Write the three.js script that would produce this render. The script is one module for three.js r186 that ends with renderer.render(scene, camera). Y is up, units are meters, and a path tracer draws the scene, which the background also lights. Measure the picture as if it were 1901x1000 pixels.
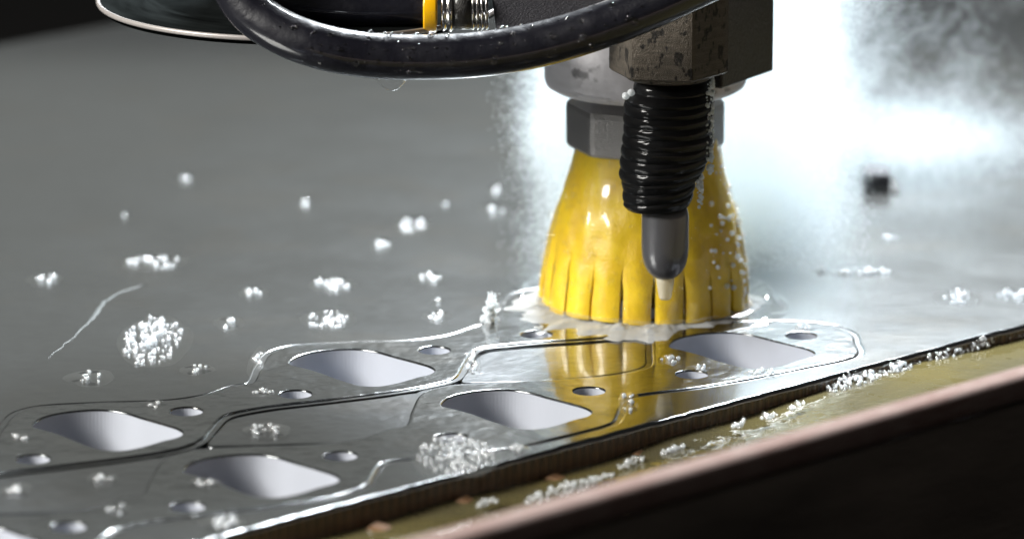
import * as THREE from 'three';
import { mergeGeometries } from 'three/addons/utils/BufferGeometryUtils.js';
import { RectAreaLightUniformsLib } from 'three/addons/lights/RectAreaLightUniformsLib.js';
import { RoundedBoxGeometry } from 'three/addons/geometries/RoundedBoxGeometry.js';

// ------------------------------------------------------------------ camera, light, exposure
const scene = new THREE.Scene();
const F_PX = 9700, PITCH = Math.atan2(500 + 1930, F_PX), CAM_H = 0.383, CAM_Z = 1.4905;
const camera = new THREE.PerspectiveCamera(2 * Math.atan(500 / F_PX) * 180 / Math.PI, 1901 / 1000, 0.05, 20);
camera.position.set(0, CAM_H, CAM_Z);
camera.rotation.set(-PITCH, 0, 0);
camera.focus = 1.455; camera.userData.fStop = 9;
camera.updateMatrixWorld();
scene.background = new THREE.Color(0.05, 0.05, 0.05);
const renderer = new THREE.WebGLRenderer({ antialias: true });
renderer.toneMapping = THREE.LinearToneMapping;
renderer.toneMappingExposure = 1.0;
renderer.shadowMap.enabled = true;
RectAreaLightUniformsLib.init();

// soft work lamp on a stand, beside the camera
const KEY = { at: [-0.93, 0.58, 0.42], look: [0.0, 0, 0.02], w: 0.42, h: 0.36, power: 58, color: 0xfffcf6 };
// flood lamp low behind the nozzle, shining through the mist
const FLOOD = { at: [0.15, 0.60, -0.66], look: [0.05, 0.02, -0.02], power: 14, color: 0xf4faff };
// added light panel, out of view, that gives the plate its grey sheen
const SHEEN_PANEL = { at: [0.02, 0.37, -1.30], look: [-0.02, 0.0, 0.0], w: 1.3, h: 0.34, power: 0.32, color: 0xecf0ea };

// ------------------------------------------------------------------ helpers
let seed = 12345;
const rnd = () => { seed = (seed * 1664525 + 1013904223) >>> 0; return seed / 4294967296; };
const rr = (a, b) => a + (b - a) * rnd();
const gauss = () => (rnd() + rnd() + rnd() + rnd() - 2) * 0.87;
const used = {};
function numbered(n) { const k = used[n] = (used[n] ?? -1) + 1; return k ? n + '_' + String(k).padStart(3, '0') : n; }
function dirOf(px, py) {
  const a = (px - 950.5) / F_PX, b = (500 - py) / F_PX, s = Math.sin(PITCH), c = Math.cos(PITCH);
  return new THREE.Vector3(a, b * c - s, -b * s - c);
}
// where a pixel's ray meets the level y, or the upright plane z
function P(px, py, y = 0) { const d = dirOf(px, py), t = (y - CAM_H) / d.y; return new THREE.Vector3(d.x * t, y, CAM_Z + d.z * t); }
function V(px, py, z) { const d = dirOf(px, py), t = (z - CAM_Z) / d.z; return new THREE.Vector3(d.x * t, CAM_H + d.y * t, z); }
const PXM = (z) => (CAM_Z - z) / Math.cos(PITCH) / F_PX;          // metres per pixel at depth z
const v2 = (p) => new THREE.Vector2(p.x, p.z);

function thing(name, label, category, group) {
  const o = new THREE.Group(); o.name = numbered(name); o.userData = { label, category };
  if (group) o.userData.group = group;
  scene.add(o); return o;
}
function mesh(name, geo, mat, parent = scene) {
  const m = new THREE.Mesh(geo, mat); m.name = parent === scene ? numbered(name) : name;
  m.castShadow = m.receiveShadow = true; parent.add(m); return m;
}
function tag(o, label, category, group, kind) {
  o.userData = { label, category }; if (group) o.userData.group = group; if (kind) o.userData.kind = kind; return o;
}

// hashed lattice noise
function hash(x, y, z) { let h = (x * 374761393 + y * 668265263 + z * 2147483647) | 0; h = Math.imul(h ^ (h >>> 13), 1274126177); h ^= h >>> 16; return (h >>> 0) / 4294967295; }
const sm = (t) => t * t * (3 - 2 * t), mix = (a, b, t) => a + (b - a) * t, clamp = (x, a = 0, b = 1) => Math.min(b, Math.max(a, x));
const sstep = (a, b, x) => sm(clamp((x - a) / (b - a)));
function noise3(x, y, z, wrap = 0) {
  const X = Math.floor(x), Y = Math.floor(y), Z = Math.floor(z), u = sm(x - X), v = sm(y - Y), w = sm(z - Z);
  const m = wrap ? (a) => ((a % wrap) + wrap) % wrap : (a) => a;
  const h = (i, j, k) => hash(m(X + i), m(Y + j), Z + k);
  return mix(mix(mix(h(0, 0, 0), h(1, 0, 0), u), mix(h(0, 1, 0), h(1, 1, 0), u), v), mix(mix(h(0, 0, 1), h(1, 0, 1), u), mix(h(0, 1, 1), h(1, 1, 1), u), v), w);
}
function fbm(x, y, z, n = 4, wrap = 0) { let s = 0, a = 0.5, f = 1, t = 0; for (let i = 0; i < n; i++) { s += a * noise3(x * f, y * f, z + i * 17.3, wrap * f); t += a; a *= 0.5; f *= 2; } return s / t; }
function tex(n, fn, srgb = false) {
  const d = new Uint8Array(n * n * 4);
  for (let j = 0; j < n; j++) for (let i = 0; i < n; i++) {
    const c = fn(i / n, j / n), k = (j * n + i) * 4;
    const [r, g, b] = Array.isArray(c) ? c : [c, c, c];
    d[k] = clamp(r) * 255; d[k + 1] = clamp(g) * 255; d[k + 2] = clamp(b) * 255; d[k + 3] = 255;
  }
  const t = new THREE.DataTexture(d, n, n); t.wrapS = t.wrapT = THREE.RepeatWrapping; t.magFilter = t.minFilter = THREE.LinearFilter;
  if (srgb) t.colorSpace = THREE.SRGBColorSpace; t.needsUpdate = true; return t;
}
function rep(t, x, y = x) { const c = t.clone(); c.repeat.set(x, y); c.needsUpdate = true; return c; }

// ------------------------------------------------------------------ materials (uv in metres on plate and water)
const filmBump = tex(1024, (u, v) => 0.75 * fbm(u * 10, v * 10, 1, 3, 10) + 0.25 * fbm(u * 40, v * 40, 5, 3, 40));
const filmRough = tex(512, (u, v) => { const a = fbm(u * 8, v * 8, 3, 5, 8); return 0.92 + 0.08 * sstep(0.3, 0.7, a); });
const steelTone = tex(1024, (u, v) => {
  const a = fbm(u * 6, v * 6, 9, 5, 6), b = fbm(u * 64, v * 64, 2, 3, 64), c = fbm(u * 4, v * 160, 4, 2, 4);
  const g = 0.74 + 0.08 * (a - 0.5) + 0.12 * (b - 0.5) + 0.06 * (c - 0.5);
  const w = sstep(0.52, 0.72, fbm(u * 9, v * 9, 31, 4, 9)) * 0.02;
  return [g + w, g, g - w];
}, true);
const striae = tex(512, (u, v) => 0.6 * fbm(u * 90, v * 4, 8, 3, 2) + 0.4 * fbm(u * 30, v * 9, 12, 3, 2));
const grainTex = tex(512, (u, v) => fbm(u * 48, v * 48, 6, 4, 48));
const blotch = tex(512, (u, v) => fbm(u * 7, v * 7, 21, 5, 7));

const M = {};
M.plate = new THREE.MeshPhysicalMaterial({ color: 0x777b7c, metalness: 0.96, roughness: 0.24, map: rep(steelTone, 5), roughnessMap: rep(filmRough, 6), bumpMap: rep(filmBump, 7), bumpScale: 0.00022, clearcoat: 1, clearcoatRoughness: 0.08 });
M.strip = M.plate.clone(); M.strip.bumpMap = rep(filmBump, 11); M.strip.bumpScale = 0.0007;
M.slug = new THREE.MeshPhysicalMaterial({ color: 0x7d8184, metalness: 0.92, roughness: 0.3, map: rep(steelTone, 5), bumpMap: rep(filmBump, 9), bumpScale: 0.0005, clearcoat: 1, clearcoatRoughness: 0.04 });
M.cut = new THREE.MeshPhysicalMaterial({ color: 0xa9adb6, metalness: 0.0, roughness: 0.6, bumpMap: rep(striae, 22, 10), bumpScale: 0.00005 });
M.sawn = new THREE.MeshPhysicalMaterial({ color: 0x877a68, metalness: 0.1, roughness: 0.55, map: rep(tex(512, (u, v) => { const g = 0.25 + 0.75 * fbm(u * 70, v * 5, 40, 3, 2), r = fbm(u * 22, v * 14, 3, 4, 2); return [g * (0.8 + 0.35 * r), g * 0.85, g * (0.85 - 0.3 * r)]; }, true), 9, 22), bumpMap: rep(striae, 14, 12), bumpScale: 0.0012, clearcoat: 0.6, clearcoatRoughness: 0.2 });
M.rubberYellow = new THREE.MeshPhysicalMaterial({ color: 0xf5d426, roughness: 0.38, clearcoat: 0.6, clearcoatRoughness: 0.08, transmission: 0.05, thickness: 0, bumpMap: rep(grainTex, 2), bumpScale: 0.0001, map: rep(tex(512, (u, v) => { const a = fbm(u * 6, v * 6, 77, 4, 6), b = fbm(u * 30, v * 30, 13, 3, 30); const k = 0.92 + 0.14 * (a - 0.5) + 0.05 * (b - 0.5); return [k, k * (0.97 + 0.08 * (a - 0.5)), k * 0.9]; }, true), 1) });
M.blackRubber = new THREE.MeshPhysicalMaterial({ color: 0x0d0d15, roughness: 0.55, specularIntensity: 0.4, roughnessMap: rep(tex(512, (u, v) => 0.75 + 0.25 * sstep(0.35, 0.65, fbm(u * 9, v * 9, 51, 4, 9))), 1), bumpMap: rep(blotch, 2), bumpScale: 0.0003, clearcoat: 0.8, clearcoatRoughness: 0.06 });
M.tape = new THREE.MeshPhysicalMaterial({ color: 0x030304, roughness: 0.6, specularIntensity: 0.2, bumpMap: rep(grainTex, 2), bumpScale: 0.0001, clearcoat: 0.3, clearcoatRoughness: 0.06 });
M.darkSteel = new THREE.MeshPhysicalMaterial({ color: 0x8c8a89, metalness: 0.7, roughness: 0.36, bumpMap: rep(grainTex, 3), bumpScale: 0.0002, clearcoat: 0.5, clearcoatRoughness: 0.1 });
M.hexSteel = new THREE.MeshPhysicalMaterial({ color: 0x6d6760, metalness: 0.55, roughness: 0.45, map: rep(tex(512, (u, v) => { const a = fbm(u * 5, v * 40, 61, 3, 5), b = fbm(u * 12, v * 12, 62, 4, 12); const k = 0.75 + 0.3 * (a - 0.5) - 0.5 * sstep(0.6, 0.75, b); return [k, k * 0.98, k * 0.94]; }, true), 1), bumpMap: rep(grainTex, 2), bumpScale: 0.0003 });
M.brushed = new THREE.MeshPhysicalMaterial({ color: 0xe2e0e4, metalness: 0.1, roughness: 0.4, map: rep(tex(512, (u, v) => { const a = fbm(u * 4, v * 60, 71, 3, 4), b = fbm(u * 16, v * 16, 72, 4, 16); const k = 0.92 + 0.1 * (a - 0.5) - 0.35 * sstep(0.68, 0.8, b); return [k, k, k]; }, true), 2), bumpMap: rep(grainTex, 2), bumpScale: 0.0002 });
M.blackBlock = new THREE.MeshPhysicalMaterial({ color: 0x1b1916, metalness: 0.3, roughness: 0.5, bumpMap: rep(grainTex, 2), bumpScale: 0.0003, clearcoat: 0.3, clearcoatRoughness: 0.15 });
M.greyBlock = new THREE.MeshPhysicalMaterial({ color: 0x333238, metalness: 0.1, roughness: 0.55, bumpMap: rep(grainTex, 2), bumpScale: 0.0003 });
M.tip = new THREE.MeshPhysicalMaterial({ color: 0x4c4c4f, metalness: 0.3, roughness: 0.36, clearcoat: 0.5, clearcoatRoughness: 0.05 });
M.nib = new THREE.MeshPhysicalMaterial({ color: 0xe6e2d0, roughness: 0.3, transmission: 0.55, thickness: 0 });
M.chrome = new THREE.MeshPhysicalMaterial({ color: 0xbdb9b4, metalness: 1, roughness: 0.18 });
M.ringYellow = new THREE.MeshPhysicalMaterial({ color: 0xf0b400, roughness: 0.28, clearcoat: 0.7, clearcoatRoughness: 0.06 });
M.disc = new THREE.MeshPhysicalMaterial({ color: 0x202323, metalness: 0.0, roughness: 0.95, specularIntensity: 0.0, map: rep(blotch, 3) });
M.discRim = new THREE.MeshPhysicalMaterial({ color: 0x8f8a87, metalness: 0.2, roughness: 0.4 });
M.glass = new THREE.MeshPhysicalMaterial({ color: 0xffffff, roughness: 0.0, transmission: 1, thickness: 0.002, ior: 1.33 });
M.bubble = new THREE.MeshPhysicalMaterial({ color: 0xf6f9fb, roughness: 1.0, transmission: 0.75, thickness: 0, ior: 1.4, clearcoat: 1, clearcoatRoughness: 0.03, specularIntensity: 1 });  // white for the small inner beads that imitate glints on the bubbles
M.shell = new THREE.MeshPhysicalMaterial({ color: 0xffffff, roughness: 0.03, transmission: 0.94, thickness: 0, ior: 1.55 });
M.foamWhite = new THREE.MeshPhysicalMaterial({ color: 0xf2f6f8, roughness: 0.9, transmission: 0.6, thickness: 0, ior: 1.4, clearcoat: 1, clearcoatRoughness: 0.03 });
M.mist = new THREE.MeshPhysicalMaterial({ color: 0xf3f8fa, roughness: 1.0, transmission: 0.6, thickness: 0, ior: 1.05, specularIntensity: 0 });
M.film = new THREE.MeshPhysicalMaterial({ color: 0xffffff, roughness: 0.0, transmission: 1, thickness: 0, ior: 1.4 });
M.water = new THREE.MeshPhysicalMaterial({ color: 0x7a7054, roughness: 0.05, ior: 1.4, map: rep(tex(512, (u, v) => { const a = fbm(u * 7, v * 7, 91, 5, 7); return [0.75 + 0.25 * (a - 0.5), 0.76 + 0.2 * (a - 0.5), 0.7 - 0.1 * (a - 0.5)]; }, true), 6), bumpMap: rep(filmBump, 6), bumpScale: 0.0008, specularIntensity: 1 });
M.rimPaint = new THREE.MeshPhysicalMaterial({ color: 0x95817b, roughness: 0.95, specularIntensity: 0.3, metalness: 0.0, map: rep(tex(256, (u, v) => { const a = fbm(u * 9, v * 9, 15, 5, 9); return [0.85 + 0.5 * (a - 0.5), 0.82 + 0.75 * (a - 0.5), 0.8 + 0.8 * (a - 0.5)]; }, true), 26, 2) });
M.tankDark = new THREE.MeshPhysicalMaterial({ color: 0x85776a, roughness: 0.75, map: rep(blotch, 4), bumpMap: rep(grainTex, 8), bumpScale: 0.0005 });
M.floor = new THREE.MeshStandardMaterial({ color: 0x14120f, roughness: 0.95 });
M.slat = new THREE.MeshPhysicalMaterial({ color: 0x9a7350, roughness: 0.7, map: rep(blotch, 12), clearcoat: 0.5, clearcoatRoughness: 0.1 });
M.streak = new THREE.MeshPhysicalMaterial({ color: 0x3c403f, roughness: 0.6, metalness: 0.6 });

// ------------------------------------------------------------------ cut steel: contours in metres on the plate's top (x, z)
function smooth(pts, step = 0.0015, closed = true) {
  const c = new THREE.CatmullRomCurve3(pts.map((p) => new THREE.Vector3(p.x, 0, p.y)), closed, 'centripetal');
  const n = Math.max(12, Math.round(c.getLength() / step));
  const a = c.getSpacedPoints(n); if (closed) a.pop();
  return a.map((p) => new THREE.Vector2(p.x, p.z));
}
const area = (a) => THREE.ShapeUtils.area(a);
function normals(a) {                                    // pointing to the left of travel: inward for a positive area
  const n = a.length;
  return a.map((p, i) => { const q = a[(i + n - 1) % n], r = a[(i + 1) % n]; const t = new THREE.Vector2(r.x - q.x, r.y - q.y).normalize(); return new THREE.Vector2(-t.y, t.x); });
}
const inset = (a, N, d) => a.map((p, i) => new THREE.Vector2(p.x + N[i].x * d, p.y + N[i].y * d));
function buildGeo(pos, nor, uv, idx) {
  const g = new THREE.BufferGeometry();
  g.setAttribute('position', new THREE.Float32BufferAttribute(pos, 3)); g.setAttribute('normal', new THREE.Float32BufferAttribute(nor, 3)); g.setAttribute('uv', new THREE.Float32BufferAttribute(uv, 2));
  g.setIndex(idx); return g;
}
// top face with rounded lips, and one wall for each contour
function cutPiece(parent, outer, holes, { y = 0, thick = 0.02, lip: lipOuter = 0.0015, holeLip = 0.0005, gap = 0.00022, face, wallMats, kerf = false }) {
  const loops = [outer, ...holes].map((a, k) => { const b = (area(a) > 0) === (k === 0) ? a.slice() : a.slice().reverse(); return b; });   // outer positive, holes negative: normals always point into the steel
  const pos = [], nor = [], uv = [], idx = [], capLoops = [];
  const put = (x, yy, z, nx, ny, nz) => { pos.push(x, yy, z); nor.push(nx, ny, nz); uv.push(x, z); return pos.length / 3 - 1; };
  loops.forEach((raw, k) => {
    const lip = k ? holeLip : lipOuter, N = normals(raw), a = k === 0 ? inset(raw, N, gap) : raw, n = a.length, rows = 5;
    const base = pos.length / 3;
    for (let r = 0; r <= rows; r++) {
      const t = r / rows * Math.PI / 2, ins = lip * (1 - Math.sin(t)), dy = -lip * (1 - Math.cos(t));
      const b = inset(a, N, ins);
      for (let i = 0; i < n; i++) put(b[i].x, y + dy, b[i].y, -N[i].x * Math.sin(t), Math.cos(t), -N[i].y * Math.sin(t));
      if (r === 0) capLoops.push({ pts: b, base });
    }
    for (let r = 0; r < rows; r++) for (let i = 0; i < n; i++) {
      const p = base + r * n + i, q = base + r * n + (i + 1) % n, s = p + n, u = q + n;
      idx.push(p, q, s, q, u, s);
    }
    // the wall below the lip
    const wp = [], wn = [], wu = [], wi = []; let run = 0;
    for (let i = 0; i <= n; i++) {
      const c = a[i % n], m = N[i % n]; if (i) run += c.distanceTo(a[i - 1]);
      for (const [yy, v] of [[y - lip, 0], [y - thick, thick]]) { wp.push(c.x, yy, c.y); wn.push(-m.x, 0, -m.y); wu.push(run, v); }
    }
    for (let i = 0; i < n; i++) { const p = i * 2; wi.push(p, p + 2, p + 1, p + 2, p + 3, p + 1); }
    mesh('cut_wall', buildGeo(wp, wn, wu, wi), wallMats[k] ?? wallMats[wallMats.length - 1], parent);
  });
  const tri = THREE.ShapeUtils.triangulateShape(capLoops[0].pts, capLoops.slice(1).map((c) => c.pts));
  const map = capLoops.flatMap((c) => c.pts.map((_, i) => c.base + i)), all = capLoops.flatMap((c) => c.pts);
  for (const [a, b, c] of tri) {
    const A = all[a], B = all[b], C = all[c], s = (B.x - A.x) * (C.y - A.y) - (B.y - A.y) * (C.x - A.x);
    s < 0 ? idx.push(map[a], map[b], map[c]) : idx.push(map[a], map[c], map[b]);
  }
  if (kerf) {                                              // water standing in the saw-thin cut round the piece
    const a = loops[0], N = normals(a), kp = [], ku = [], ki = [], n = a.length;
    for (let i = 0; i <= n; i++) { const c = a[i % n], m = N[i % n]; for (const e of [-0.0009, -0.0003, 0.0004, 0.0010]) { kp.push(c.x + m.x * e, y - 0.00055 + 0.0002 * fbm(c.x * 90, c.y * 90, 5, 2), c.y + m.y * e); ku.push(c.x, c.y); } }
    for (let i = 0; i < n; i++) for (let e = 0; e < 3; e++) { const p = i * 4 + e; ki.push(p, p + 4, p + 1, p + 1, p + 4, p + 5); }
    const kg = new THREE.BufferGeometry(); kg.setAttribute('position', new THREE.Float32BufferAttribute(kp, 3)); kg.setAttribute('uv', new THREE.Float32BufferAttribute(ku, 2)); kg.setIndex(ki); kg.computeVertexNormals();
    mesh('kerf_water', kg, M.slug, parent);
  }
  return mesh('top_face', buildGeo(pos, nor, uv, idx), face, parent);
}
const pl = (list) => list.map(([x, y]) => v2(P(x, y)));
const shift = (a, d, k = 1) => a.map((p) => new THREE.Vector2(p.x + d.x * k, p.y + d.y * k));

const U = v2(P(677, 685)).sub(v2(P(200, 800))).add(v2(P(960, 760)).sub(v2(P(490, 885)))).multiplyScalar(0.5);       // one link along the strip
const W = v2(P(490, 885)).sub(v2(P(200, 800))).add(v2(P(960, 760)).sub(v2(P(677, 685)))).multiplyScalar(0.5);       // from the rear strip to the front strip
const holeA = smooth(pl([[60, 790], [76, 778], [105, 769.5], [150, 763.5], [195, 762.5], [228, 767], [265, 778], [303, 789], [330, 798], [338, 806], [328, 813], [300, 820], [258, 832], [220, 838], [188, 836], [150, 824], [110, 808], [80, 799], [63, 794.5]]), 0.0008);
const ring = (px, py, r = 0.0044) => { const c = v2(P(px, py)), a = []; for (let i = 0; i < 40; i++) a.push(new THREE.Vector2(c.x + r * Math.cos(i / 20 * Math.PI), c.y + r * Math.sin(i / 20 * Math.PI))); return a; };
const upRight = ring(345, 765), lowLeft = ring(548, 733);

// rear contour of one link, and front contour of one link, from step to step
const backLink = pl([[460, 712], [478, 684], [496, 657], [512, 649], [545, 641.5], [640, 636], [770, 631.5], [835, 622], [885, 606]]);
const frontLink = pl([[375, 820], [396, 798], [416, 777], [432, 769.5], [500, 757], [600, 745], [700, 733], [770, 723], [812, 714.5]]);
const strip1back = [...shift(backLink, U, -2), ...shift(backLink, U, -1), ...backLink, ...pl([[906, 600], [920, 578], [936, 559], [955, 545], [1010, 534], [1100, 529], [1190, 531], [1255, 545], [1276, 568], [1258, 592], [1222, 603], [1207, 611]])];
const strip1front = [...shift(frontLink, U, -2), ...shift(frontLink, U, -1), ...frontLink, ...pl([[846, 705], [866, 678], [884, 653], [900, 647], [960, 640], [1100, 630], [1190, 622.5], [1203, 618]])];
const strip1 = smooth([...strip1back, ...strip1front.reverse()], 0.0012);
const backD = shift(backLink, W);
const strip2back = [...shift(backD, U, -2), ...shift(backD, U, -1), ...backD.slice(0, 6), ...pl([[1130, 696], [1180, 687], [1202, 679], [1206, 650], [1209, 616], [1224, 606.5], [1300, 600], [1390, 597], [1480, 597], [1555, 605.5], [1586, 618], [1594, 636], [1600, 654]])];
const frontD = shift(frontLink, W);
const strip2front = [...shift(frontD, U, -3), ...shift(frontD, U, -2), ...shift(frontD, U, -1), ...pl([[683, 902], [698, 881], [713, 861], [735, 855], [850, 846], [960, 831], [1050, 811], [1128, 791], [1145, 783], [1156, 760], [1167, 740], [1185, 734.5], [1300, 720], [1400, 703], [1500, 683], [1588, 664]])];
const strip2 = smooth([...strip2back, ...strip2front.slice().reverse()], 0.0012);
const slugShape = smooth(pl([[381, 818], [400, 796], [419, 777.5], [436, 771.5], [500, 759.5], [600, 747.5], [700, 735.5], [768, 726], [782, 727], [768, 757], [750, 789], [735, 797], [640, 818], [530, 823], [420, 826], [388, 826]]), 0.0012);
const slug3 = smooth(pl([[851, 703], [868, 679], [887, 656], [904, 650], [960, 643.5], [1100, 633.5], [1190, 625.5], [1201, 626], [1202, 650], [1199, 676], [1180, 684], [1130, 693], [1000, 704], [875, 708], [856, 707.5]]), 0.0012);

// ------------------------------------------------------------------ the plate
const FRONT_A = v2(P(500, 973)), FRONT_B = v2(P(1800, 631)), along = FRONT_B.clone().sub(FRONT_A).normalize();
const BACK_A = v2(P(0, 82)), BACK_B = v2(P(230, 40));
{
  const o = thing('steel_plate', 'large wet grey steel plate with interlocking link shapes cut from it', 'steel plate');
  const far = BACK_B.clone().sub(BACK_A).normalize();
  const left = -0.62, right = 0.75, lineAt = (a, d, x) => new THREE.Vector2(x, a.y + d.y / d.x * (x - a.x));
  const corners = [lineAt(FRONT_A, along, left), lineAt(FRONT_A, along, right), lineAt(BACK_A, far, right), lineAt(BACK_A, far, left)];
  const outer = [];
  corners.forEach((c, i) => { const d = corners[(i + 1) % 4], n = i === 0 ? 1700 : 40; for (let k = 0; k < n; k++) { const t = k / n, p = c.clone().lerp(d, t); if (i === 0) { const w = (fbm(p.x * 60, 3, 7, 3) - 0.5) * 0.0012 + (noise3(p.x * 420, 4, 2) - 0.5) * 0.0011; p.y += w; } outer.push(p); } });
  // the opening: rear contour of the rear strip, round the end of the front strip, and back along its front contour
  const tail = strip2back.slice(-8);
  const opening = smooth([...strip1back.slice(0, -2), ...tail.slice(1), ...strip2front.slice().reverse()], 0.0012);
  cutPiece(o, outer, [opening], { face: M.plate, wallMats: [M.sawn, M.cut], lip: 0.0014, holeLip: 0.0014 });
}
{
  const o = thing('link_strip', 'rear cut strip of steel links running under the yellow shroud', 'steel strip');
  const holes = []; for (const k of [-2, -1, 0, 1, 2]) { holes.push(shift(holeA, U, k)); if (k < 2) holes.push(shift(upRight, U, k)); holes.push(shift(lowLeft, U, k - 1)); }
  cutPiece(o, strip1, holes, { kerf: true, y: 0.0003, face: M.strip, wallMats: [M.cut] });
}
{
  const o = thing('link_strip', 'front cut strip of steel links next to the plate edge', 'steel strip');
  const h2 = shift(holeA, W), holes = [];
  for (const k of [-1, 0, 1, 2]) holes.push(shift(h2, U, k === 2 ? 1.965 : k));
  for (const k of [-1, 0, 1, 2]) holes.push(shift(shift(upRight, W), U, k === 2 ? 1.93 : k));
  for (const k of [-1, 0, 1]) holes.push(shift(shift(lowLeft, W), U, k));
  cutPiece(o, strip2, holes, { kerf: true, y: 0.0001, face: M.strip, wallMats: [M.cut] });
}
const slugs = [[shift(slugShape, U, -1), 'loose steel offcut between the strips, furthest from the yellow shroud'], [slugShape, 'loose steel offcut in the middle of three between the strips'], [slug3, 'loose steel offcut mirroring the yellow shroud']];
slugs.forEach(([shape, label], i) => {
  const o = thing('steel_offcut', label, 'steel offcut', 'offcuts between the strips');
  cutPiece(o, shape, [], { y: -0.0003 - 0.0001 * i, face: M.slug, wallMats: [M.cut], lip: 0.0009 });
});

// ------------------------------------------------------------------ tank: gutter water, front wall, slats, dark floor
const WATER_Y = -0.0068, RIM_Y = 0.030;
const rimA = P(830, 985, RIM_Y), rimB = P(1901, 682, RIM_Y), rimDir = rimB.clone().sub(rimA).normalize(), rimOut = new THREE.Vector3(-rimDir.z, 0, rimDir.x);
{
  const pts = [], nx = 220, nz = 40, pos = [], uv = [], idx = [];
  const a3 = new THREE.Vector3(along.x, 0, along.y), in3 = new THREE.Vector3(along.y, 0, -along.x);
  for (let j = 0; j <= nz; j++) for (let i = 0; i <= nx; i++) {
    const t = -0.35 + 1.2 * i / nx, f0 = new THREE.Vector3(FRONT_A.x, WATER_Y, FRONT_A.y).addScaledVector(a3, t).addScaledVector(in3, 0.004);
    const r0 = new THREE.Vector3(rimA.x, WATER_Y, rimA.z).addScaledVector(rimDir, t - 0.18);
    const p = f0.lerp(r0, j / nz);
    const w = fbm(p.x * 70, p.z * 70, 3, 3) - 0.5, s = fbm(p.x * 22, p.z * 22, 8, 2) - 0.5;
    p.y += w * 0.0012 + s * 0.003 + sstep(0.0, 0.12, p.x) * 0.0036;
    pos.push(p.x, p.y, p.z); uv.push(p.x, p.z);
  }
  for (let j = 0; j < nz; j++) for (let i = 0; i < nx; i++) { const p = j * (nx + 1) + i; idx.push(p, p + nx + 1, p + 1, p + 1, p + nx + 1, p + nx + 2); }
  const g = new THREE.BufferGeometry(); g.setAttribute('position', new THREE.Float32BufferAttribute(pos, 3)); g.setAttribute('uv', new THREE.Float32BufferAttribute(uv, 2)); g.setIndex(idx); g.computeVertexNormals();
  const m = mesh('water', g, M.water); tag(m, 'murky olive water lying between the plate edge and the tank rim', 'water', null, 'structure');
}
{
  const o = thing('tank_wall', 'dark front wall of the cutting tank with a pinkish painted rim', 'tank wall');
  const L = 1.4, yaw = -Math.atan2(rimDir.z, rimDir.x), mid = rimA.clone().lerp(rimB, 0.5);
  o.position.set(mid.x, 0, mid.z); o.rotation.y = yaw;
  const lipG = new RoundedBoxGeometry(L, 0.007, 0.010, 4, 0.003); lipG.translate(0, RIM_Y - 0.0035, 0.0015); mesh('rim', lipG, M.rimPaint, o);
  const w = new THREE.BoxGeometry(L, 0.3, 0.006); w.translate(0, RIM_Y - 0.0075 - 0.15, 0.0025); mesh('wall_panel', w, M.tankDark, o);
}
for (const [px, py] of [[715, 972], [880, 925], [1045, 880], [1205, 838], [560, 1008]]) {
  const o = thing('support_slat', 'eroded brown tip of a support slat poking from the water below the plate edge', 'support slat', 'slats under the plate edge');
  const c = P(px, py, -0.006);
  const s = new THREE.Shape(); s.moveTo(-0.09, -0.05); s.lineTo(-0.09, -0.016); const q = () => rr(-0.0006, 0.0006); s.lineTo(-0.012, -0.0105); s.lineTo(-0.0042, -0.0034 + q()); s.lineTo(-0.0036, -0.0006 + q()); s.lineTo(-0.0022, -0.0002 + q()); s.lineTo(0.0008 + q(), -0.0012 + q()); s.lineTo(0.004, -0.0017 + q()); s.lineTo(0.0075, -0.0024 + q()); s.lineTo(0.012, -0.006); s.lineTo(0.018, -0.05);
  const g = new THREE.ExtrudeGeometry(s, { depth: 0.0035, bevelEnabled: true, bevelSize: 0.0005, bevelThickness: 0.0005, bevelSegments: 2 });
  g.rotateY(-0.35); const m = mesh('blade', g, M.slat, o); o.position.copy(c);
}
{ const g = new THREE.PlaneGeometry(8, 8); g.rotateX(-Math.PI / 2); g.translate(0, -0.3, -1); tag(mesh('floor', g, M.floor), 'dark floor of the cutting tank below the plate', 'floor', null, 'structure'); }

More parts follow.
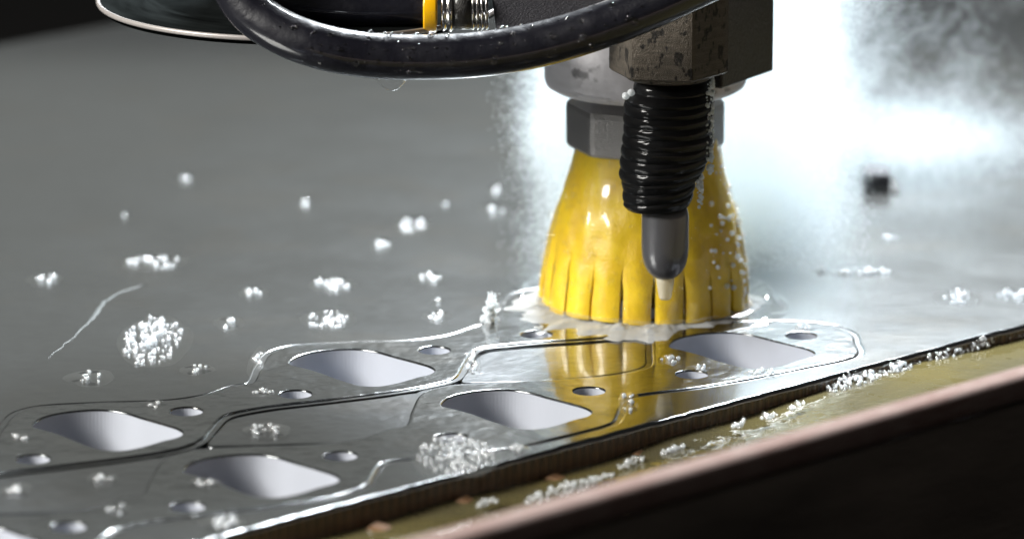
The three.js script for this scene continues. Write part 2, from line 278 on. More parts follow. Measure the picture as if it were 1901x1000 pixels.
// ------------------------------------------------------------------ cutting head
const front = P(1201, 597, 0.002), RS = 0.0300, axis = new THREE.Vector3(front.x, 0, front.z - RS);
const lathe = (prof, n = 64) => new THREE.LatheGeometry(prof.map(([r, y]) => new THREE.Vector2(r, y)), n);
const AX = axis.z, hAt = (py, z = AX) => V(1201, py, z).y, mm = PXM(AX);
{
  const o = thing('splash_shroud', 'wet yellow rubber splash shroud slit into petals around the cutting jet', 'splash shroud');
  o.position.copy(axis); o.rotation.z = -0.018;
  const prof = (h) => { const K = [[0.001, 0.0303], [0.006, 0.0301], [0.013, 0.0294], [0.019, 0.0283], [0.026, 0.0268], [0.034, 0.0245], [0.042, 0.0222], [0.048, 0.0210], [0.052, 0.0206]]; for (let i = 1; i < K.length; i++) if (h <= K[i][0]) return mix(K[i - 1][1], K[i][1], sm((h - K[i - 1][0]) / (K[i][0] - K[i - 1][0])) * 0.35 + 0.65 * (h - K[i - 1][0]) / (K[i][0] - K[i - 1][0])); return K[K.length - 1][1]; };
  const SPLIT = 0.0195, T = 0.0019, N = 20;
  // a curved wall patch with thickness
  const patch = (h0, h1, nh, nt, span, rx, closed) => {
    const pos = [], uv = [], idx = [];
    const put = (h, t, inner) => { const [a0, a1] = span(h), a = mix(a0, a1, t), r = prof(h) + rx(h, t, a) - (inner ? T : 0); pos.push(r * Math.sin(a), h, r * Math.cos(a)); uv.push(a * 0.9, h * 30); };
    const H = (j) => mix(h0, h1, j / nh);
    for (const inner of [0, 1]) {
      const b = pos.length / 3, at = (j, i) => b + j * (nt + 1) + i;
      for (let j = 0; j <= nh; j++) for (let i = 0; i <= nt; i++) put(H(j), i / nt, inner);
      for (let j = 0; j < nh; j++) for (let i = 0; i < nt; i++) { const p = at(j, i), q = at(j + 1, i); inner ? idx.push(p, q, p + 1, p + 1, q, q + 1) : idx.push(p, p + 1, q, p + 1, q + 1, q); }
    }
    const band = (n, f, flip) => { const b = pos.length / 3; for (let k = 0; k <= n; k++) { f(k, 0); f(k, 1); } for (let k = 0; k < n; k++) { const p = b + k * 2; flip ? idx.push(p, p + 2, p + 1, p + 1, p + 2, p + 3) : idx.push(p, p + 1, p + 2, p + 1, p + 3, p + 2); } };
    band(nt, (k, e) => put(h0, k / nt, e), false);
    if (closed) band(nt, (k, e) => put(h1, k / nt, e), true);
    else { band(nh, (k, e) => put(H(k), 0, e), true); band(nh, (k, e) => put(H(k), 1, e), false); }
    const g = new THREE.BufferGeometry(); g.setAttribute('position', new THREE.Float32BufferAttribute(pos, 3)); g.setAttribute('uv', new THREE.Float32BufferAttribute(uv, 2)); g.setIndex(idx); g.computeVertexNormals(); return g;
  };
  const lump = (h, a) => (fbm(Math.sin(a) * 6 + 9, Math.cos(a) * 6 + 9, h * 200, 3) - 0.5) * 0.0007;
  const P0 = 3.3 * Math.PI / 180;
  const ripple = (a, h) => 0.00045 * sstep(0.034, 0.02, h) * (0.5 - 0.5 * Math.cos((a - P0) * N));
  mesh('bell', patch(SPLIT, 0.0525, 30, 240, () => [0, 2 * Math.PI], (h, t, a) => lump(h, a) + ripple(a, h), true), M.rubberYellow, o);
  for (let k = 0; k < N; k++) {
    const a0 = P0 + k * 2 * Math.PI / N, a1 = a0 + 2 * Math.PI / N, top = SPLIT, w0 = rr(0.010, 0.024), w1 = rr(0.010, 0.024), base = 0.0006 + rr(0, 0.0009), bend = rr(-0.0005, 0.0007), cut = rr(0, 0.005);
    mesh('petal', patch(base, top, 12, 10, (h) => { const s = sstep(top - cut, top - cut - 0.006, h) * 0.9 + 0.1 * sstep(top, base, h); return [a0 + w0 * s + 0.0005, a1 - w1 * s - 0.0005]; }, (h, t, a) => lump(h, a) + ripple(a, h) + bend * sstep(top, base, h) - 0.0004 * sstep(top, top - 0.008, h) * Math.pow(Math.abs(2 * t - 1), 6)), M.rubberYellow, o);
  }
}
{
  const o = thing('cutting_head', 'steel nozzle body with dark retaining nut and black bracket above the yellow shroud', 'cutting head');
  o.position.copy(axis);
  const y0 = 0.0480;
  // retaining nut: twelve flats with rounded shoulders
  const nut = (rO, flats, ys) => {
    const pos = [], idx = [], uv = [], n = 96;
    ys.forEach(([y, k], j) => { for (let i = 0; i <= n; i++) { const a = i / n * 2 * Math.PI, w = 2 * Math.PI / flats, f = ((a % w) + w) % w - w / 2; const r = Math.min(rO, rO * Math.cos(w / 2) * 1.012 / Math.cos(f)) * k; pos.push(r * Math.sin(a), y, r * Math.cos(a)); uv.push(i / n * 4, y * 40); } });
    for (let j = 0; j < ys.length - 1; j++) for (let i = 0; i < n; i++) { const p = j * (n + 1) + i; idx.push(p, p + 1, p + n + 1, p + 1, p + n + 2, p + n + 1); }
    const g = new THREE.BufferGeometry(); g.setAttribute('position', new THREE.Float32BufferAttribute(pos, 3)); g.setAttribute('uv', new THREE.Float32BufferAttribute(uv, 2)); g.setIndex(idx); const h = g.toNonIndexed(); h.computeVertexNormals(); return h;
  };
  mesh('retaining_nut', nut(0.0232, 8, [[y0 - 0.0005, 0.80], [y0 - 0.0005, 0.97], [y0 + 0.0004, 0.995], [y0 + 0.011, 1], [y0 + 0.0125, 0.99], [y0 + 0.0160, 0.80], [y0 + 0.0164, 0.74], [y0 + 0.0164, 0.3]]), M.darkSteel, o);
  mesh('nozzle_body', lathe([[0.0150, y0 + 0.0168], [0.0270, y0 + 0.0168], [0.0290, y0 + 0.0180], [0.0295, y0 + 0.0195], [0.0298, y0 + 0.05], [0.0298, y0 + 0.09], [0, y0 + 0.09]]), M.brushed, o);
  const b = new RoundedBoxGeometry(0.030, 0.06, 0.030, 3, 0.0008), blk = mesh('bracket', b, M.blackBlock, o);
  const c = V(1345, 140, AX + 0.020); blk.position.set(c.x - axis.x - 0.0060, c.y + 0.0295, 0.016); blk.rotation.y = Math.PI / 4 + 0.22;
}
// probe hanging in front of the shroud
const ZP = AX + 0.050, pm = PXM(ZP), hp = (py) => V(1240, py, ZP).y, cosP = Math.cos(PITCH);
{
  const o = thing('height_probe', 'black taped sensor probe with steel hex fitting and grey bullet tip', 'probe');
  const a = V(1240, 300, ZP); o.position.set(a.x, 0, ZP);
  const hex = [];
  const prof = [[0.13, hp(150)], [0.80, hp(143)], [0.84, hp(140)], [0.86, hp(134.5)], [0.96, hp(133)], [1, hp(129)], [1, hp(-60)], [0, hp(-60)]];
  const pos = [], uv = [], idx = []; const R = 111 * pm;
  const n = 72;
  prof.forEach(([k, y], j) => { for (let i = 0; i <= n; i++) { const t = i / n * 2 * Math.PI, w = Math.PI / 3, f = ((t % w) + w) % w - w / 2; const flat = Math.cos(w / 2) / Math.cos(f); const r = R * k * (k < 0.93 ? Math.cos(w / 2) : Math.min(flat, 0.992)); const q = t + 21.1 * Math.PI / 180 + 0; pos.push(r * Math.sin(q), y, r * Math.cos(q)); uv.push(i / n * 6, y * 40); } });
  for (let j = 0; j < prof.length - 1; j++) for (let i = 0; i < n; i++) { const p = j * (n + 1) + i; idx.push(p, p + 1, p + n + 1, p + 1, p + n + 2, p + n + 1); }
  let g = new THREE.BufferGeometry(); g.setAttribute('position', new THREE.Float32BufferAttribute(pos, 3)); g.setAttribute('uv', new THREE.Float32BufferAttribute(uv, 2)); g.setIndex(idx); g = g.toNonIndexed(); g.computeVertexNormals();
  mesh('hex_fitting', g, M.hexSteel, o);
  // tape: wound in ridges, each turn a little out of true
  const wound = (list, rows) => {
    const pos = [], uv = [], idx = [], n = 96; let k = 0;
    const y0 = hp(list[0][0]), y1 = hp(list[list.length - 1][0]);
    for (let j = 0; j <= rows; j++) {
      const t = j / rows, y = mix(y0, y1, t), py = mix(list[0][0], list[list.length - 1][0], t);
      let s = 0; while (s < list.length - 2 && py > list[s + 1][0]) s++;
      const e = clamp((py - list[s][0]) / (list[s + 1][0] - list[s][0])), [, xl, xr, tilt] = list[s].map((v, i) => mix(v, list[s + 1][i], e));
      const r = (xr - xl) / 2 * pm, cx = ((xl + xr) / 2 - 1240) * pm;
      for (let i = 0; i <= n; i++) {
        const q = i / n * 2 * Math.PI, turn = (y - y0) / 0.0031 + q / (2 * Math.PI) * 0 + 0.35 * Math.sin(q + j * 0.05) * 0.3;
        const f = turn - Math.floor(turn), ridge = 0.00055 * Math.pow(Math.abs(Math.sin(f * Math.PI)), 0.6) - 0.0003, wob = (fbm(Math.sin(q) * 2 + 5, y * 160, Math.cos(q) * 2 + 5, 3) - 0.5) * 0.0009;
        const rad = Math.max(0.0002, r + ridge + wob);
        pos.push(cx + rad * Math.sin(q), y + Math.sin(q) * rad * tilt, rad * Math.cos(q)); uv.push(i / n * 5, y * 60);
      }
    }
    for (let j = 0; j < rows; j++) for (let i = 0; i < n; i++) { const p = j * (n + 1) + i; idx.push(p, p + n + 1, p + 1, p + 1, p + n + 1, p + n + 2); }
    const g = new THREE.BufferGeometry(); g.setAttribute('position', new THREE.Float32BufferAttribute(pos, 3)); g.setAttribute('uv', new THREE.Float32BufferAttribute(uv, 2)); g.setIndex(idx); g.computeVertexNormals(); return g;
  };
  mesh('tape_wrap', wound([[147, 1182, 1308, 0], [156, 1178, 1314, 0], [168, 1174, 1318, 0], [182, 1160, 1322, 0], [215, 1159, 1323, 0], [270, 1154, 1322, 0.03], [318, 1152, 1308, 0.06], [334, 1156, 1300, 0.10], [336, 1190, 1290, 0.12]], 190), M.tape, o);
  mesh('tape_end', wound([[325, 1200, 1285, 0.14], [327, 1158, 1300, 0.14], [345, 1157, 1292, 0.14], [372, 1160, 1286, 0.12], [384, 1168, 1282, 0.10], [388, 1190, 1270, 0.08], [390, 1232, 1240, 0.04]], 70), M.tape, o);
  const cx = (1236 - 1240) * pm, R2 = 44 * pm;
  const tipG = lathe([[0.0001, hp(518)], [R2 * 0.30, hp(516.5)], [R2 * 0.55, hp(511)], [R2 * 0.75, hp(502)], [R2 * 0.90, hp(489)], [R2 * 0.98, hp(473)], [R2, hp(456)], [R2, hp(400)], [R2 * 0.97, hp(394)], [R2 * 0.9, hp(380)], [0.0001, hp(380)]].map(([r, y]) => [r, y]));
  tipG.translate(cx, 0, 0); mesh('probe_tip', tipG, M.tip, o);
  const nib = lathe([[0.0001, hp(556)], [0.0014, hp(555)], [0.0018, hp(551)], [0.0025, hp(524)], [0.0027, hp(508)], [0.0001, hp(505)]], 32); nib.translate(cx + 1 * pm, 0, 0); mesh('nib', nib, M.nib, o);
}
// hoses
function hose(name, label, pts, z, rad, parentFn) {
  const o = thing(name, label, 'hose');
  const c = new THREE.CatmullRomCurve3(pts.map(([x, y, dz = 0]) => V(x, y, z + dz)), false, 'centripetal');
  const g = new THREE.TubeGeometry(c, 220, rad, 40, false);
  const uv = g.attributes.uv, L = c.getLength(); for (let i = 0; i < uv.count; i++) uv.setXY(i, uv.getX(i) * L / 0.04, uv.getY(i));
  mesh('tube', g, M.blackRubber, o); return [o, c];
}
const ZH = ZP + 0.030, hm = PXM(ZH);
const [hoseO, hoseC] = hose('coolant_hose', 'thick wet black hose sagging in a wide curve across the head', [[380, -140, -0.02], [418, -60, -0.015], [455, 10, -0.01], [520, 58, -0.004], [600, 88], [690, 103], [790, 106], [890, 101], [990, 85], [1090, 57], [1180, 24], [1270, -16], [1380, -70]], ZH, 42 * hm);
const ZB = ZH - 0.028, bm = PXM(ZB);
{
  const [o] = hose('fitted_hose', 'thinner black hose with yellow ring and threaded steel coupling', [[400, -120], [440, -50], [490, -12], [560, 8], [640, 16], [720, 17], [800, 14]], ZB, 31 * bm);
  const c = V(800, 12, ZB), turned = (prof, mat, name, xpx) => { const g = lathe(prof, 48); g.rotateZ(Math.PI / 2 * -1); const p = V(xpx, 11, ZB); g.translate(p.x, p.y, p.z); return mesh(name, g, mat, o); };
  turned([[30 * bm, -13 * bm], [47 * bm, -13 * bm], [49.5 * bm, -10 * bm], [49.5 * bm, 9 * bm], [47 * bm, 12 * bm], [30 * bm, 12 * bm]], M.ringYellow, 'yellow_ring', 799);
  turned([[20 * bm, -10 * bm], [44 * bm, -10 * bm], [47 * bm, -6 * bm], [44 * bm, -1 * bm], [42 * bm, 0], [46 * bm, 3 * bm], [48 * bm, 8 * bm], [43 * bm, 13 * bm], [20 * bm, 13 * bm]], M.chrome, 'ferrule', 829);
  turned([[10 * bm, -18 * bm], [44 * bm, -18 * bm], [44 * bm, 18 * bm], [10 * bm, 18 * bm]], M.blackBlock, 'collar', 858);
  for (let k = 0; k < 4; k++) turned([[20 * bm, -3.6 * bm], [41 * bm, -3.6 * bm], [45.5 * bm, 0], [41 * bm, 3.6 * bm], [20 * bm, 3.6 * bm]], M.chrome, 'thread_ring', 878 + k * 8.4);
  const blk = new RoundedBoxGeometry(260 * bm, 100 * bm, 0.018, 3, 0.001); const p = V(1048, 2, ZB - 0.004); const b = mesh('valve_block', blk, M.greyBlock, o); b.position.copy(p); b.rotation.z = 0.13;
}
{
  const c = V(560, -20, AX + 0.01), k = PXM(AX + 0.01), R = 378 * k;
  const o = thing('splash_disc', 'round dark splash disc with a pale rim behind the hoses', 'disc'); o.position.copy(c);
  const d = lathe([[0.0001, -0.0008], [R * 0.72, -0.0008], [R * 0.78, -0.0022], [R * 0.975, -0.0022], [R * 0.975, -0.0045], [0.0001, -0.0045]], 128); mesh('dish', d, M.disc, o);
  const r = new THREE.TorusGeometry(R * 0.988, R * 0.009, 12, 160); r.rotateX(Math.PI / 2); r.scale(1, 1.4, 1); r.translate(0, -0.0026, 0); mesh('rim', r, M.discRim, o);
  const hub = lathe([[0.022, -0.001], [0.022, 0.05], [0.0001, 0.05]], 48); mesh('spindle', hub, M.blackBlock, o);
}
{ // drop hanging from the hose
  const c = V(727, 145, ZH), k = hm; const g = new THREE.SphereGeometry(1, 40, 28), p = g.attributes.position;
  for (let i = 0; i < p.count; i++) { const y = p.getY(i), w = 0.55 + 0.45 * (y * 0.5 + 0.5); const f = y > 0 ? 1.15 : 1; p.setXYZ(i, p.getX(i) * 36 * k * f * (0.8 + 0.25 * y), y * 24 * k, p.getZ(i) * 24 * k * f * (0.8 + 0.2 * y)); }
  g.computeVertexNormals(); const m = mesh('water_drop', g, M.film); m.position.copy(c); tag(m, 'clear water drop hanging from the underside of the thick hose', 'water drop');
}
{ // clamp in the mist
  const c = P(1630, 352); const o = thing('hold_down_clamp', 'small dark hold-down block on the plate in the mist', 'clamp'); o.position.copy(c);
  const k = PXM(c.z); const g = new RoundedBoxGeometry(48 * k, 30 * k, 0.014, 3, 0.001); g.translate(0, 17 * k, -0.005); mesh('block', g, M.greyBlock, o);
  const h = new RoundedBoxGeometry(66 * k, 5 * k, 0.020, 2, 0.0004); h.translate(6 * k, 2.5 * k, -0.005); mesh('foot', h, M.blackBlock, o);
}

// ------------------------------------------------------------------ water on the plate: film round the jet, splash ring, foam
{
  const nx = 260, nz = 200, pos = [], uv = [], idx = [], x0 = axis.x - 0.058, x1 = axis.x + 0.066, z0 = axis.z - 0.05, z1 = axis.z + 0.052;
  for (let j = 0; j <= nz; j++) for (let i = 0; i <= nx; i++) {
    const x = mix(x0, x1, i / nx), z = mix(z0, z1, j / nz), dx = x - axis.x, dz = z - axis.z, d = Math.hypot(dx, dz), a = Math.atan2(dx, dz);
    const edge = sstep(0.0505, 0.036, Math.hypot(dx, dz * 1.05) + 0.008 * (fbm(x * 50, z * 50, 33, 2) - 0.5));
    const n1 = fbm(x * 120, z * 120, 4, 3) - 0.5, n2 = fbm(x * 45, z * 45, 14, 2) - 0.5;
    const swell = 0.0024 * Math.exp(-Math.pow((d - 0.0355 - 0.004 * n2) / 0.0042, 2)) * (0.7 + 1.2 * fbm(Math.sin(a) * 3 + 7, Math.cos(a) * 3 + 7, 2, 3));
    const rip = 0.00026 * Math.sin(d * 1150 + n2 * 16) * Math.exp(-Math.pow((d - 0.043) / 0.011, 2));
    const y = -0.0014 + edge * (0.0020 + swell + rip + 0.0006 * n1 + 0.0009 * n2);
    pos.push(x, y, z); uv.push(x, z);
  }
  const big = [shift(holeA, U, 1), shift(holeA, U, 2), shift(shift(holeA, W), U, 1), shift(shift(holeA, W), U, 1.965), shift(upRight, U, 1)].map((h) => h);
  const inside = (x, z) => big.some((h) => { let c = false; for (let i = 0, j = h.length - 1; i < h.length; j = i++) if ((h[i].y > z) !== (h[j].y > z) && x < (h[j].x - h[i].x) * (z - h[i].y) / (h[j].y - h[i].y) + h[i].x) c = !c; return c; });
  for (let j = 0; j < nz; j++) for (let i = 0; i < nx; i++) {
    const p = j * (nx + 1) + i; if ([p, p + 1, p + nx + 1, p + nx + 2].some((q) => inside(pos[q * 3], pos[q * 3 + 2]))) continue;
    idx.push(p, p + nx + 1, p + 1, p + 1, p + nx + 1, p + nx + 2);
  }
  const g = new THREE.BufferGeometry(); g.setAttribute('position', new THREE.Float32BufferAttribute(pos, 3)); g.setAttribute('uv', new THREE.Float32BufferAttribute(uv, 2)); g.setIndex(idx); g.computeVertexNormals();
  tag(mesh('water_film', g, M.film), 'clear rippling water spreading over the steel around the shroud', 'water', null, 'stuff');
}
const ico = new THREE.IcosahedronGeometry(1, 2);
function blob(list, mat, geo = ico) {                       // many small spheres as one surface
  return mergeGeometries(list.map(([x, y, z, r, sy = 1]) => { const g = geo.clone(); g.scale(r, r * sy, r); g.translate(x, y, z); return g; }));
}
{
  // white water thrown out under the shroud: a low lumpy apron, widened at front left to imitate glare
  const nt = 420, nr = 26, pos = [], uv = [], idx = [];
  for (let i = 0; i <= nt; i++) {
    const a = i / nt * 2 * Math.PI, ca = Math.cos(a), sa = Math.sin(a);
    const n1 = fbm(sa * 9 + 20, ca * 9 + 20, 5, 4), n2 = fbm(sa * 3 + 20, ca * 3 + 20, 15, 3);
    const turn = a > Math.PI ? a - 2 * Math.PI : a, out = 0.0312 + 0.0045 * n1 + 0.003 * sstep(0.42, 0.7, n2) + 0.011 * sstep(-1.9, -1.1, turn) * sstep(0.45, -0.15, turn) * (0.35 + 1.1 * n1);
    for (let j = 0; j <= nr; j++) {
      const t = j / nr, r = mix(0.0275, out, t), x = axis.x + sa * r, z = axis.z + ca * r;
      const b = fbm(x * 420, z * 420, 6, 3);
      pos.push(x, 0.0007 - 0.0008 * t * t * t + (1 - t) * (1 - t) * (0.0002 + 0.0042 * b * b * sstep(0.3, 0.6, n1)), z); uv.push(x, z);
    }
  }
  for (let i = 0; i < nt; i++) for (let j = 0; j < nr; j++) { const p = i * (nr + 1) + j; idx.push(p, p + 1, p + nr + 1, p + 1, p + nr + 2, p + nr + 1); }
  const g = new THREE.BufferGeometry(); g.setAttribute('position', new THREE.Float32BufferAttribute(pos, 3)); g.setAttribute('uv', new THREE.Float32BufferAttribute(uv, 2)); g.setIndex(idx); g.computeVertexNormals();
  tag(mesh('white_water_and_glare', g, M.foamWhite), 'white churned water around the bottom edge of the yellow shroud, widened in front to imitate glare', 'foam', null, 'stuff');
}
{ // splash of white droplets piled up to imitate a bright upright glint
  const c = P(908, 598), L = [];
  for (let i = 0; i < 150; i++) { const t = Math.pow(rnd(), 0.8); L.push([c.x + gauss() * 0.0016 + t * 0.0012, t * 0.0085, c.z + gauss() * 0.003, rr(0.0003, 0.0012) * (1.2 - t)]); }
  tag(mesh('splash', blob(L), M.foamWhite), 'small upright splash of white droplets standing in for a glint on the stepped cut line beside the shroud', 'splash', null, 'stuff');
}
const bubbleGeo = new THREE.IcosahedronGeometry(1, 3);
function foam(px, py, w, h, n, { y = 0, label, group, size = 1, lie = 0, name = 'foam_patch' } = {}) {
  const c = P(px, py, y), k = PXM(c.z), s = Math.sin(Math.atan2(py + 1930, F_PX)), L = [], B = [];
  for (let i = 0; i < n; i++) {
    const a = rr(0, 6.283), d = Math.sqrt(rnd()), r = k * (n < 26 ? rr(4.5, 9) : rr(3.8, 7.5)) * size * (1 - 0.35 * d);
    const x = c.x + Math.cos(a) * d * (w / 2 - 3) * k * 0.95, z = c.z + Math.sin(a) * d * Math.max(2, h / 2 - (lie ? h * 0.25 : 6)) * k / s + lie * (x - c.x) * along.y / along.x;
    const yy = y + r * rr(0.2, 0.6) + (n > 40 ? (1 - d * d) * rr(0, lie ? 0.0020 : 0.0007) : lie ? rr(0, 0.001) : 0);
    L.push([x, yy, z, r]);
    for (let q = 0; q < 2; q++) if (q === 0 || rnd() < 0.5) { const b = r * rr(0.38, 0.72), t = rr(0, 6.283), e = rr(0.1, 0.6); B.push([x + Math.cos(t) * (r - b) * 0.8 * e + r * 0.25, yy + (r - b) * e, z + Math.sin(t) * (r - b) * 0.8 * e, b]); }  // white beads set inside the clear shells in place of highlights
  }
  // thin puddle that holds them
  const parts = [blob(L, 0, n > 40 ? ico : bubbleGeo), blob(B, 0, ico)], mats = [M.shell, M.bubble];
  if (!lie) {                                              // the low puddle of water that holds them
    const g = new THREE.SphereGeometry(1, 40, 12, 0, Math.PI * 2, 0, Math.PI / 2), p = g.attributes.position, q = (w / 2 + 7) * k, e = Math.max(5, h / 2 - 1) * k / s;
    for (let i = 0; i < p.count; i++) { const a = Math.atan2(p.getZ(i), p.getX(i)), f = 0.8 + 0.4 * noise3(Math.cos(a) * 1.6 + px, Math.sin(a) * 1.6 + py, 3); p.setXYZ(i, c.x + p.getX(i) * q * f, y + 0.00002 + Math.pow(p.getY(i), 3) * 0.0004, c.z + p.getZ(i) * e * f); }
    g.computeVertexNormals(); parts.push(g.toNonIndexed()); mats.push(M.film);
  }
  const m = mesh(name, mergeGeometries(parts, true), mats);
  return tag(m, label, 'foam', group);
}
const plateFoam = [
  ['small cluster of bright bubbles on the open plate behind the rear strip', 'bubble clusters on the open plate', [[343, 336, 26, 26, 3], [565, 380, 14, 18, 2], [918, 355, 22, 24, 3], [915, 390, 44, 30, 5], [764, 418, 58, 34, 14], [708, 457, 34, 28, 6], [82, 520, 48, 28, 5], [470, 546, 42, 26, 8], [616, 530, 74, 32, 16], [796, 516, 52, 28, 9], [425, 601, 42, 28, 7], [811, 588, 46, 26, 7], [812, 559, 10, 12, 1], [165, 702, 76, 34, 8], [367, 686, 46, 26, 6], [230, 400, 14, 10, 2], [826, 380, 10, 12, 1]]],
  ['long row of bubbles on the plate at the end of the bent pale streak', undefined, [[285, 488, 108, 34, 20]]],
  ['bubbles caught in a stepped cut line of the rear strip', 'bubbles caught in the steps of the rear strip', [[478, 672, 26, 56, 7], [872, 672, 30, 60, 9]]],
  ['little knot of bubbles lying on the rear strip of links', 'bubbles on the rear strip', [[285, 753, 34, 26, 6], [38, 812, 50, 26, 6], [487, 729, 46, 20, 9]]],
  ['little knot of glassy bubbles lying on an offcut', 'bubbles on the offcuts', [[497, 798, 76, 30, 16], [190, 888, 46, 25, 7], [30, 910, 44, 30, 8]]],
  ['little knot of bubbles lying on the front strip of links', 'bubbles on the front strip', [[216, 946, 42, 30, 6], [382, 896, 56, 24, 9], [958, 834, 40, 24, 6], [1244, 668, 40, 26, 8], [1302, 685, 26, 20, 5]]],
  ['row of bubbles on the plate margin below the front strip', undefined, [[412, 970, 72, 34, 18]]],
  ['bubbles caught in the stepped cut line of the front strip', undefined, [[1165, 745, 30, 50, 8]]],
  ['bubbles at the foot of the yellow shroud', undefined, [[1000, 611, 30, 14, 4]]],
  ['bubbles crossing the front cut line near the last large hole', undefined, [[1415, 694, 60, 22, 12]]],
  ['bubbles beside the slot at the end of the front strip', undefined, [[1492, 609, 44, 20, 7]]],
  ['dull bubble cluster on the bright misty plate beyond the shroud', 'bubble clusters in the mist', [[1432, 467, 64, 16, 12], [1527, 503, 22, 18, 3], [1602, 506, 120, 20, 22], [1652, 443, 34, 16, 5], [1782, 554, 84, 34, 30], [1884, 550, 70, 30, 24]]],
];
for (const [label, group, list] of plateFoam) for (const a of list) foam(...a, { label, group });
foam(282, 634, 122, 104, 130, { label: 'large heap of bright bubbles on the plate behind the rear strip', group: undefined });
foam(608, 594, 98, 42, 40, { label: 'wide bubble patch just behind the curved end of the rear strip link' });
foam(845, 846, 156, 84, 150, { label: 'large heap of glassy bubbles on the front strip beside its round hole' });
const onWater = { label: 'raft of foam bubbles floating on the water along the plate edge', group: 'foam rafts on the water' };
for (const a of [[1040, 914, 152, 44, 110], [1592, 708, 150, 48, 140], [1742, 664, 132, 34, 90], [1882, 622, 96, 32, 70], [1338, 768, 56, 36, 24], [1430, 776, 44, 14, 12], [1172, 862, 62, 26, 26], [842, 986, 84, 22, 30], [905, 938, 50, 16, 18], [1480, 760, 40, 12, 10], [1668, 688, 90, 26, 60], [1822, 642, 80, 24, 50], [1250, 838, 60, 18, 22], [1112, 892, 70, 20, 34], [1375, 792, 40, 14, 14]]) foam(...a, { ...onWater, y: WATER_Y + (a[0] > 1350 ? 0.0036 : 0.0012), size: 0.9, lie: 1 });

// drying trace across the plate
{
  const c = new THREE.CatmullRomCurve3([[88, 662], [130, 628], [168, 592], [196, 556], [225, 540], [272, 524]].map(([x, y]) => P(x, y, 0.0003)));
  const n = 90, pos = [], idx = [];
  for (let i = 0; i <= n; i++) { const t = i / n, p = c.getPoint(t), d = c.getTangent(t), w = (0.00012 + 0.0006 * Math.exp(-Math.pow((t - 0.52) / 0.16, 2))) * (0.45 + 1.1 * fbm(i * 0.5, 3, 9, 3)) * sstep(0, 0.1, t) * sstep(1, 0.85, t); const nx = -d.z, nz = d.x, o = (fbm(i * 0.3, 8, 2, 2) - 0.5) * 0.0012; for (const e of [-1, 0, 1]) pos.push(p.x + nx * (e * w + o), e ? 0.00002 : 0.00012, p.z + nz * (e * w + o)); }
  for (let i = 0; i < n; i++) for (const e of [0, 1]) { const p = i * 3 + e; idx.push(p, p + 1, p + 3, p + 1, p + 4, p + 3); }
  const g = new THREE.BufferGeometry(); g.setAttribute('position', new THREE.Float32BufferAttribute(pos, 3)); g.setIndex(idx);
  g.computeVertexNormals(); tag(mesh('dried_streak', g, M.streak), 'thin pale bent streak dried on the plate beside a bubble heap', 'streak');
}
// beads of water on shroud, hoses and tape
{
  const L = [], D = [];
  const prof = (h) => mix(0.0303, 0.0212, sm(clamp((h - 0.012) / 0.038)) * 0.9 + 0.1 * clamp(h / 0.05));
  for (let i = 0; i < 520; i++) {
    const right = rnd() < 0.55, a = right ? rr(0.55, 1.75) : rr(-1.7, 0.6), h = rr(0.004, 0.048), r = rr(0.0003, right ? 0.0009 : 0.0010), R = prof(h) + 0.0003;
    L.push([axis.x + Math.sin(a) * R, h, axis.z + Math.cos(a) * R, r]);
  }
  const bright = L.filter((_, i) => i % 3 === 0 && L[i][0] > axis.x + 0.018), clear = L.filter((e) => !bright.includes(e));  // right-hand beads made white to stand in for backlit sparkle
  tag(mesh('shroud_beads', mergeGeometries([blob(clear), blob(bright)], true), [M.film, M.foamWhite]), 'beads of water clinging to the yellow shroud, with white ones standing in for sparkles', 'water beads', null, 'stuff');
  for (let i = 0; i < 230; i++) { const t = rr(0.12, 0.86), p = hoseC.getPoint(t), a = rr(-0.6, 2.2), r = 0.00018 + 0.0009 * Math.pow(rnd(), 3), R = 42 * hm; D.push([p.x, p.y + Math.sin(a) * R, p.z + Math.cos(a) * R, r]); }
  tag(mesh('hose_beads', blob(D, M.glass), M.glass), 'beads of water clinging to the thick black hose', 'water beads', null, 'stuff');
  const T = []; for (let i = 0; i < 240; i++) { const py = rr(140, 380), q = rr(1.0, 1.9), r = rr(0.00018, 0.0007), cx = V(1240, 300, ZP).x; T.push([cx + Math.sin(q) * 82 * pm * (py > 318 ? 0.78 : 1), hp(py), ZP + Math.cos(q) * 82 * pm * (py > 318 ? 0.8 : 1), r]); }  // wet right edge: beads coloured white to paint its backlit glints
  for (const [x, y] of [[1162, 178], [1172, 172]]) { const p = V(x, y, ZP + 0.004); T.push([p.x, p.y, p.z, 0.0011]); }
  tag(mesh('probe_sparkle_beads', blob(T, M.foamWhite), M.foamWhite), 'white water beads standing in for backlit sparkles down one side of the taped probe', 'water beads', null, 'stuff');
}
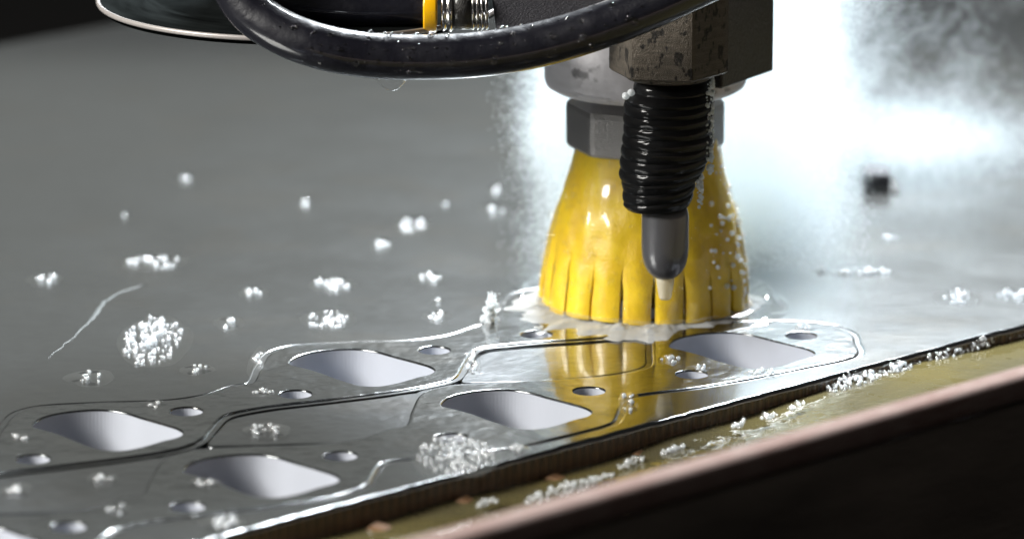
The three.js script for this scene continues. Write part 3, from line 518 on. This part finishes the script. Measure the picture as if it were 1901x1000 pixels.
// mist: fine droplets hanging behind the nozzle
{
  const dens = (x, y, z) => {
    const e = x + 0.003 + 0.04 * (fbm(y * 26, z * 7, 3, 2) - 0.5) - 0.012 * sstep(0.05, 0.15, y); if (e < 0) return 0;
    const q = y - z * 0.25, n = fbm(x * 20 + 5, q * 22, z * 2.5, 3), b = fbm(x * 10 + 3.4, q * 12, z * 1.2, 2);
    const G = (v, c, w) => Math.exp(-Math.pow((v - c) / w, 2));
    const core = 1.1 * G(x, 0.076, 0.040) * G(q, 0.024, 0.026) + 1.0 * G(x, 0.122, 0.042) * G(q, 0.037, 0.019) + 0.8 * G(x, 0.022, 0.022) * G(q, 0.024, 0.05);
    const veil = 0.28 * sstep(0, 0.05, x) * sstep(0.012, 0.05, q) * sstep(0.13, 0.09, q);
    return sstep(0, 0.03, e) * mix(1, sstep(-0.14, -0.2, z), sstep(0.070, 0.108, x + 0.03 * (n - 0.5))) * (core * (0.45 + 0.75 * sstep(0.3, 0.62, n)) + veil * sstep(0.46, 0.62, n * 0.4 + b * 0.6));
  };
  // density on a grid, then droplets drawn cell by cell
  const X0 = -0.012, X1 = 0.36, Y0 = 0.0008, Y1 = 0.17, Z0 = -0.38, Z1 = -0.033, nx = 96, ny = 48, nz = 44, cdf = new Float32Array(nx * ny * nz); let sum = 0, k = 0;
  for (let a = 0; a < nx; a++) for (let b = 0; b < ny; b++) for (let c = 0; c < nz; c++) { sum += dens(mix(X0, X1, (a + 0.5) / nx), mix(Y0, Y1, (b + 0.5) / ny), mix(Z0, Z1, (c + 0.5) / nz)); cdf[k++] = sum; }
  const n = 820000, m4 = new THREE.Matrix4(), im = new THREE.InstancedMesh(new THREE.IcosahedronGeometry(0.00013, 0), M.mist, n); im.name = 'mist';
  for (let i = 0; i < n; i++) {
    const t = rnd() * sum; let lo = 0, hi = cdf.length - 1; while (lo < hi) { const m = (lo + hi) >> 1; cdf[m] < t ? lo = m + 1 : hi = m; }
    const c = lo % nz, b = Math.floor(lo / nz) % ny, a = Math.floor(lo / (nz * ny)), w = () => rnd() + rnd() - 0.5, s = rr(0.6, 1.25);
    m4.makeScale(s, s, s); m4.setPosition(mix(X0, X1, (a + w()) / nx), Math.max(Y0, mix(Y0, Y1, (b + w()) / ny)), Math.min(Z1, mix(Z0, Z1, (c + w()) / nz))); im.setMatrixAt(i, m4);
  }
  tag(im, 'bright white mist drifting behind the nozzle', 'mist', null, 'stuff'); scene.add(im);
}

// ------------------------------------------------------------------ lamps
function rectLamp(name, label, L) {
  const o = thing(name, label, 'lamp'); o.position.set(...L.at); o.lookAt(...L.look);
  const housing = new THREE.BoxGeometry(L.w + 0.03, L.h + 0.03, 0.03); housing.translate(0, 0, -0.025); mesh('housing', housing, M.blackBlock, o);
  const gl = new THREE.PlaneGeometry(L.w, L.h); gl.translate(0, 0, -0.008);
  mesh('lamp_panel', gl, new THREE.MeshStandardMaterial({ color: 0x222222, emissive: L.color, emissiveIntensity: L.power * 0.03 }), o);
  const li = new THREE.RectAreaLight(L.color, L.power, L.w, L.h); li.position.set(0, 0, 0); li.rotation.y = Math.PI; o.add(li);
}
rectLamp('work_lamp', 'soft square work lamp beside the machine', KEY);
rectLamp('added_sheen_panel', 'unseen light panel added behind the machine for the sheen on the plate', SHEEN_PANEL);
{
  const o = thing('flood_lamp', 'small round flood lamp low behind the mist', 'lamp'); o.position.set(...FLOOD.at); o.lookAt(...FLOOD.look);
  const b = lathe([[0.06, -0.09], [0.152, -0.02], [0.152, 0.0], [0.145, 0.0], [0.143, -0.01], [0.0001, -0.01]], 40); b.rotateX(Math.PI / 2); mesh('housing', b, M.blackBlock, o);
  const e = new THREE.CircleGeometry(0.14, 48); e.translate(0, 0, -0.006); mesh('lamp_lens', e, new THREE.MeshStandardMaterial({ color: 0x222222, emissive: FLOOD.color, emissiveIntensity: 2 }), o);
  const s = new THREE.SpotLight(FLOOD.color, FLOOD.power, 0, 1.05, 0.6, 2); s.position.set(...FLOOD.at); s.castShadow = true; s.shadow.radius = 7;
  const f = new THREE.Vector3(...FLOOD.look).sub(new THREE.Vector3(...FLOOD.at)).normalize().multiplyScalar(0.02); s.position.add(f);
  s.target.position.set(...FLOOD.look); scene.add(s, s.target);
}
renderer.render(scene, camera);
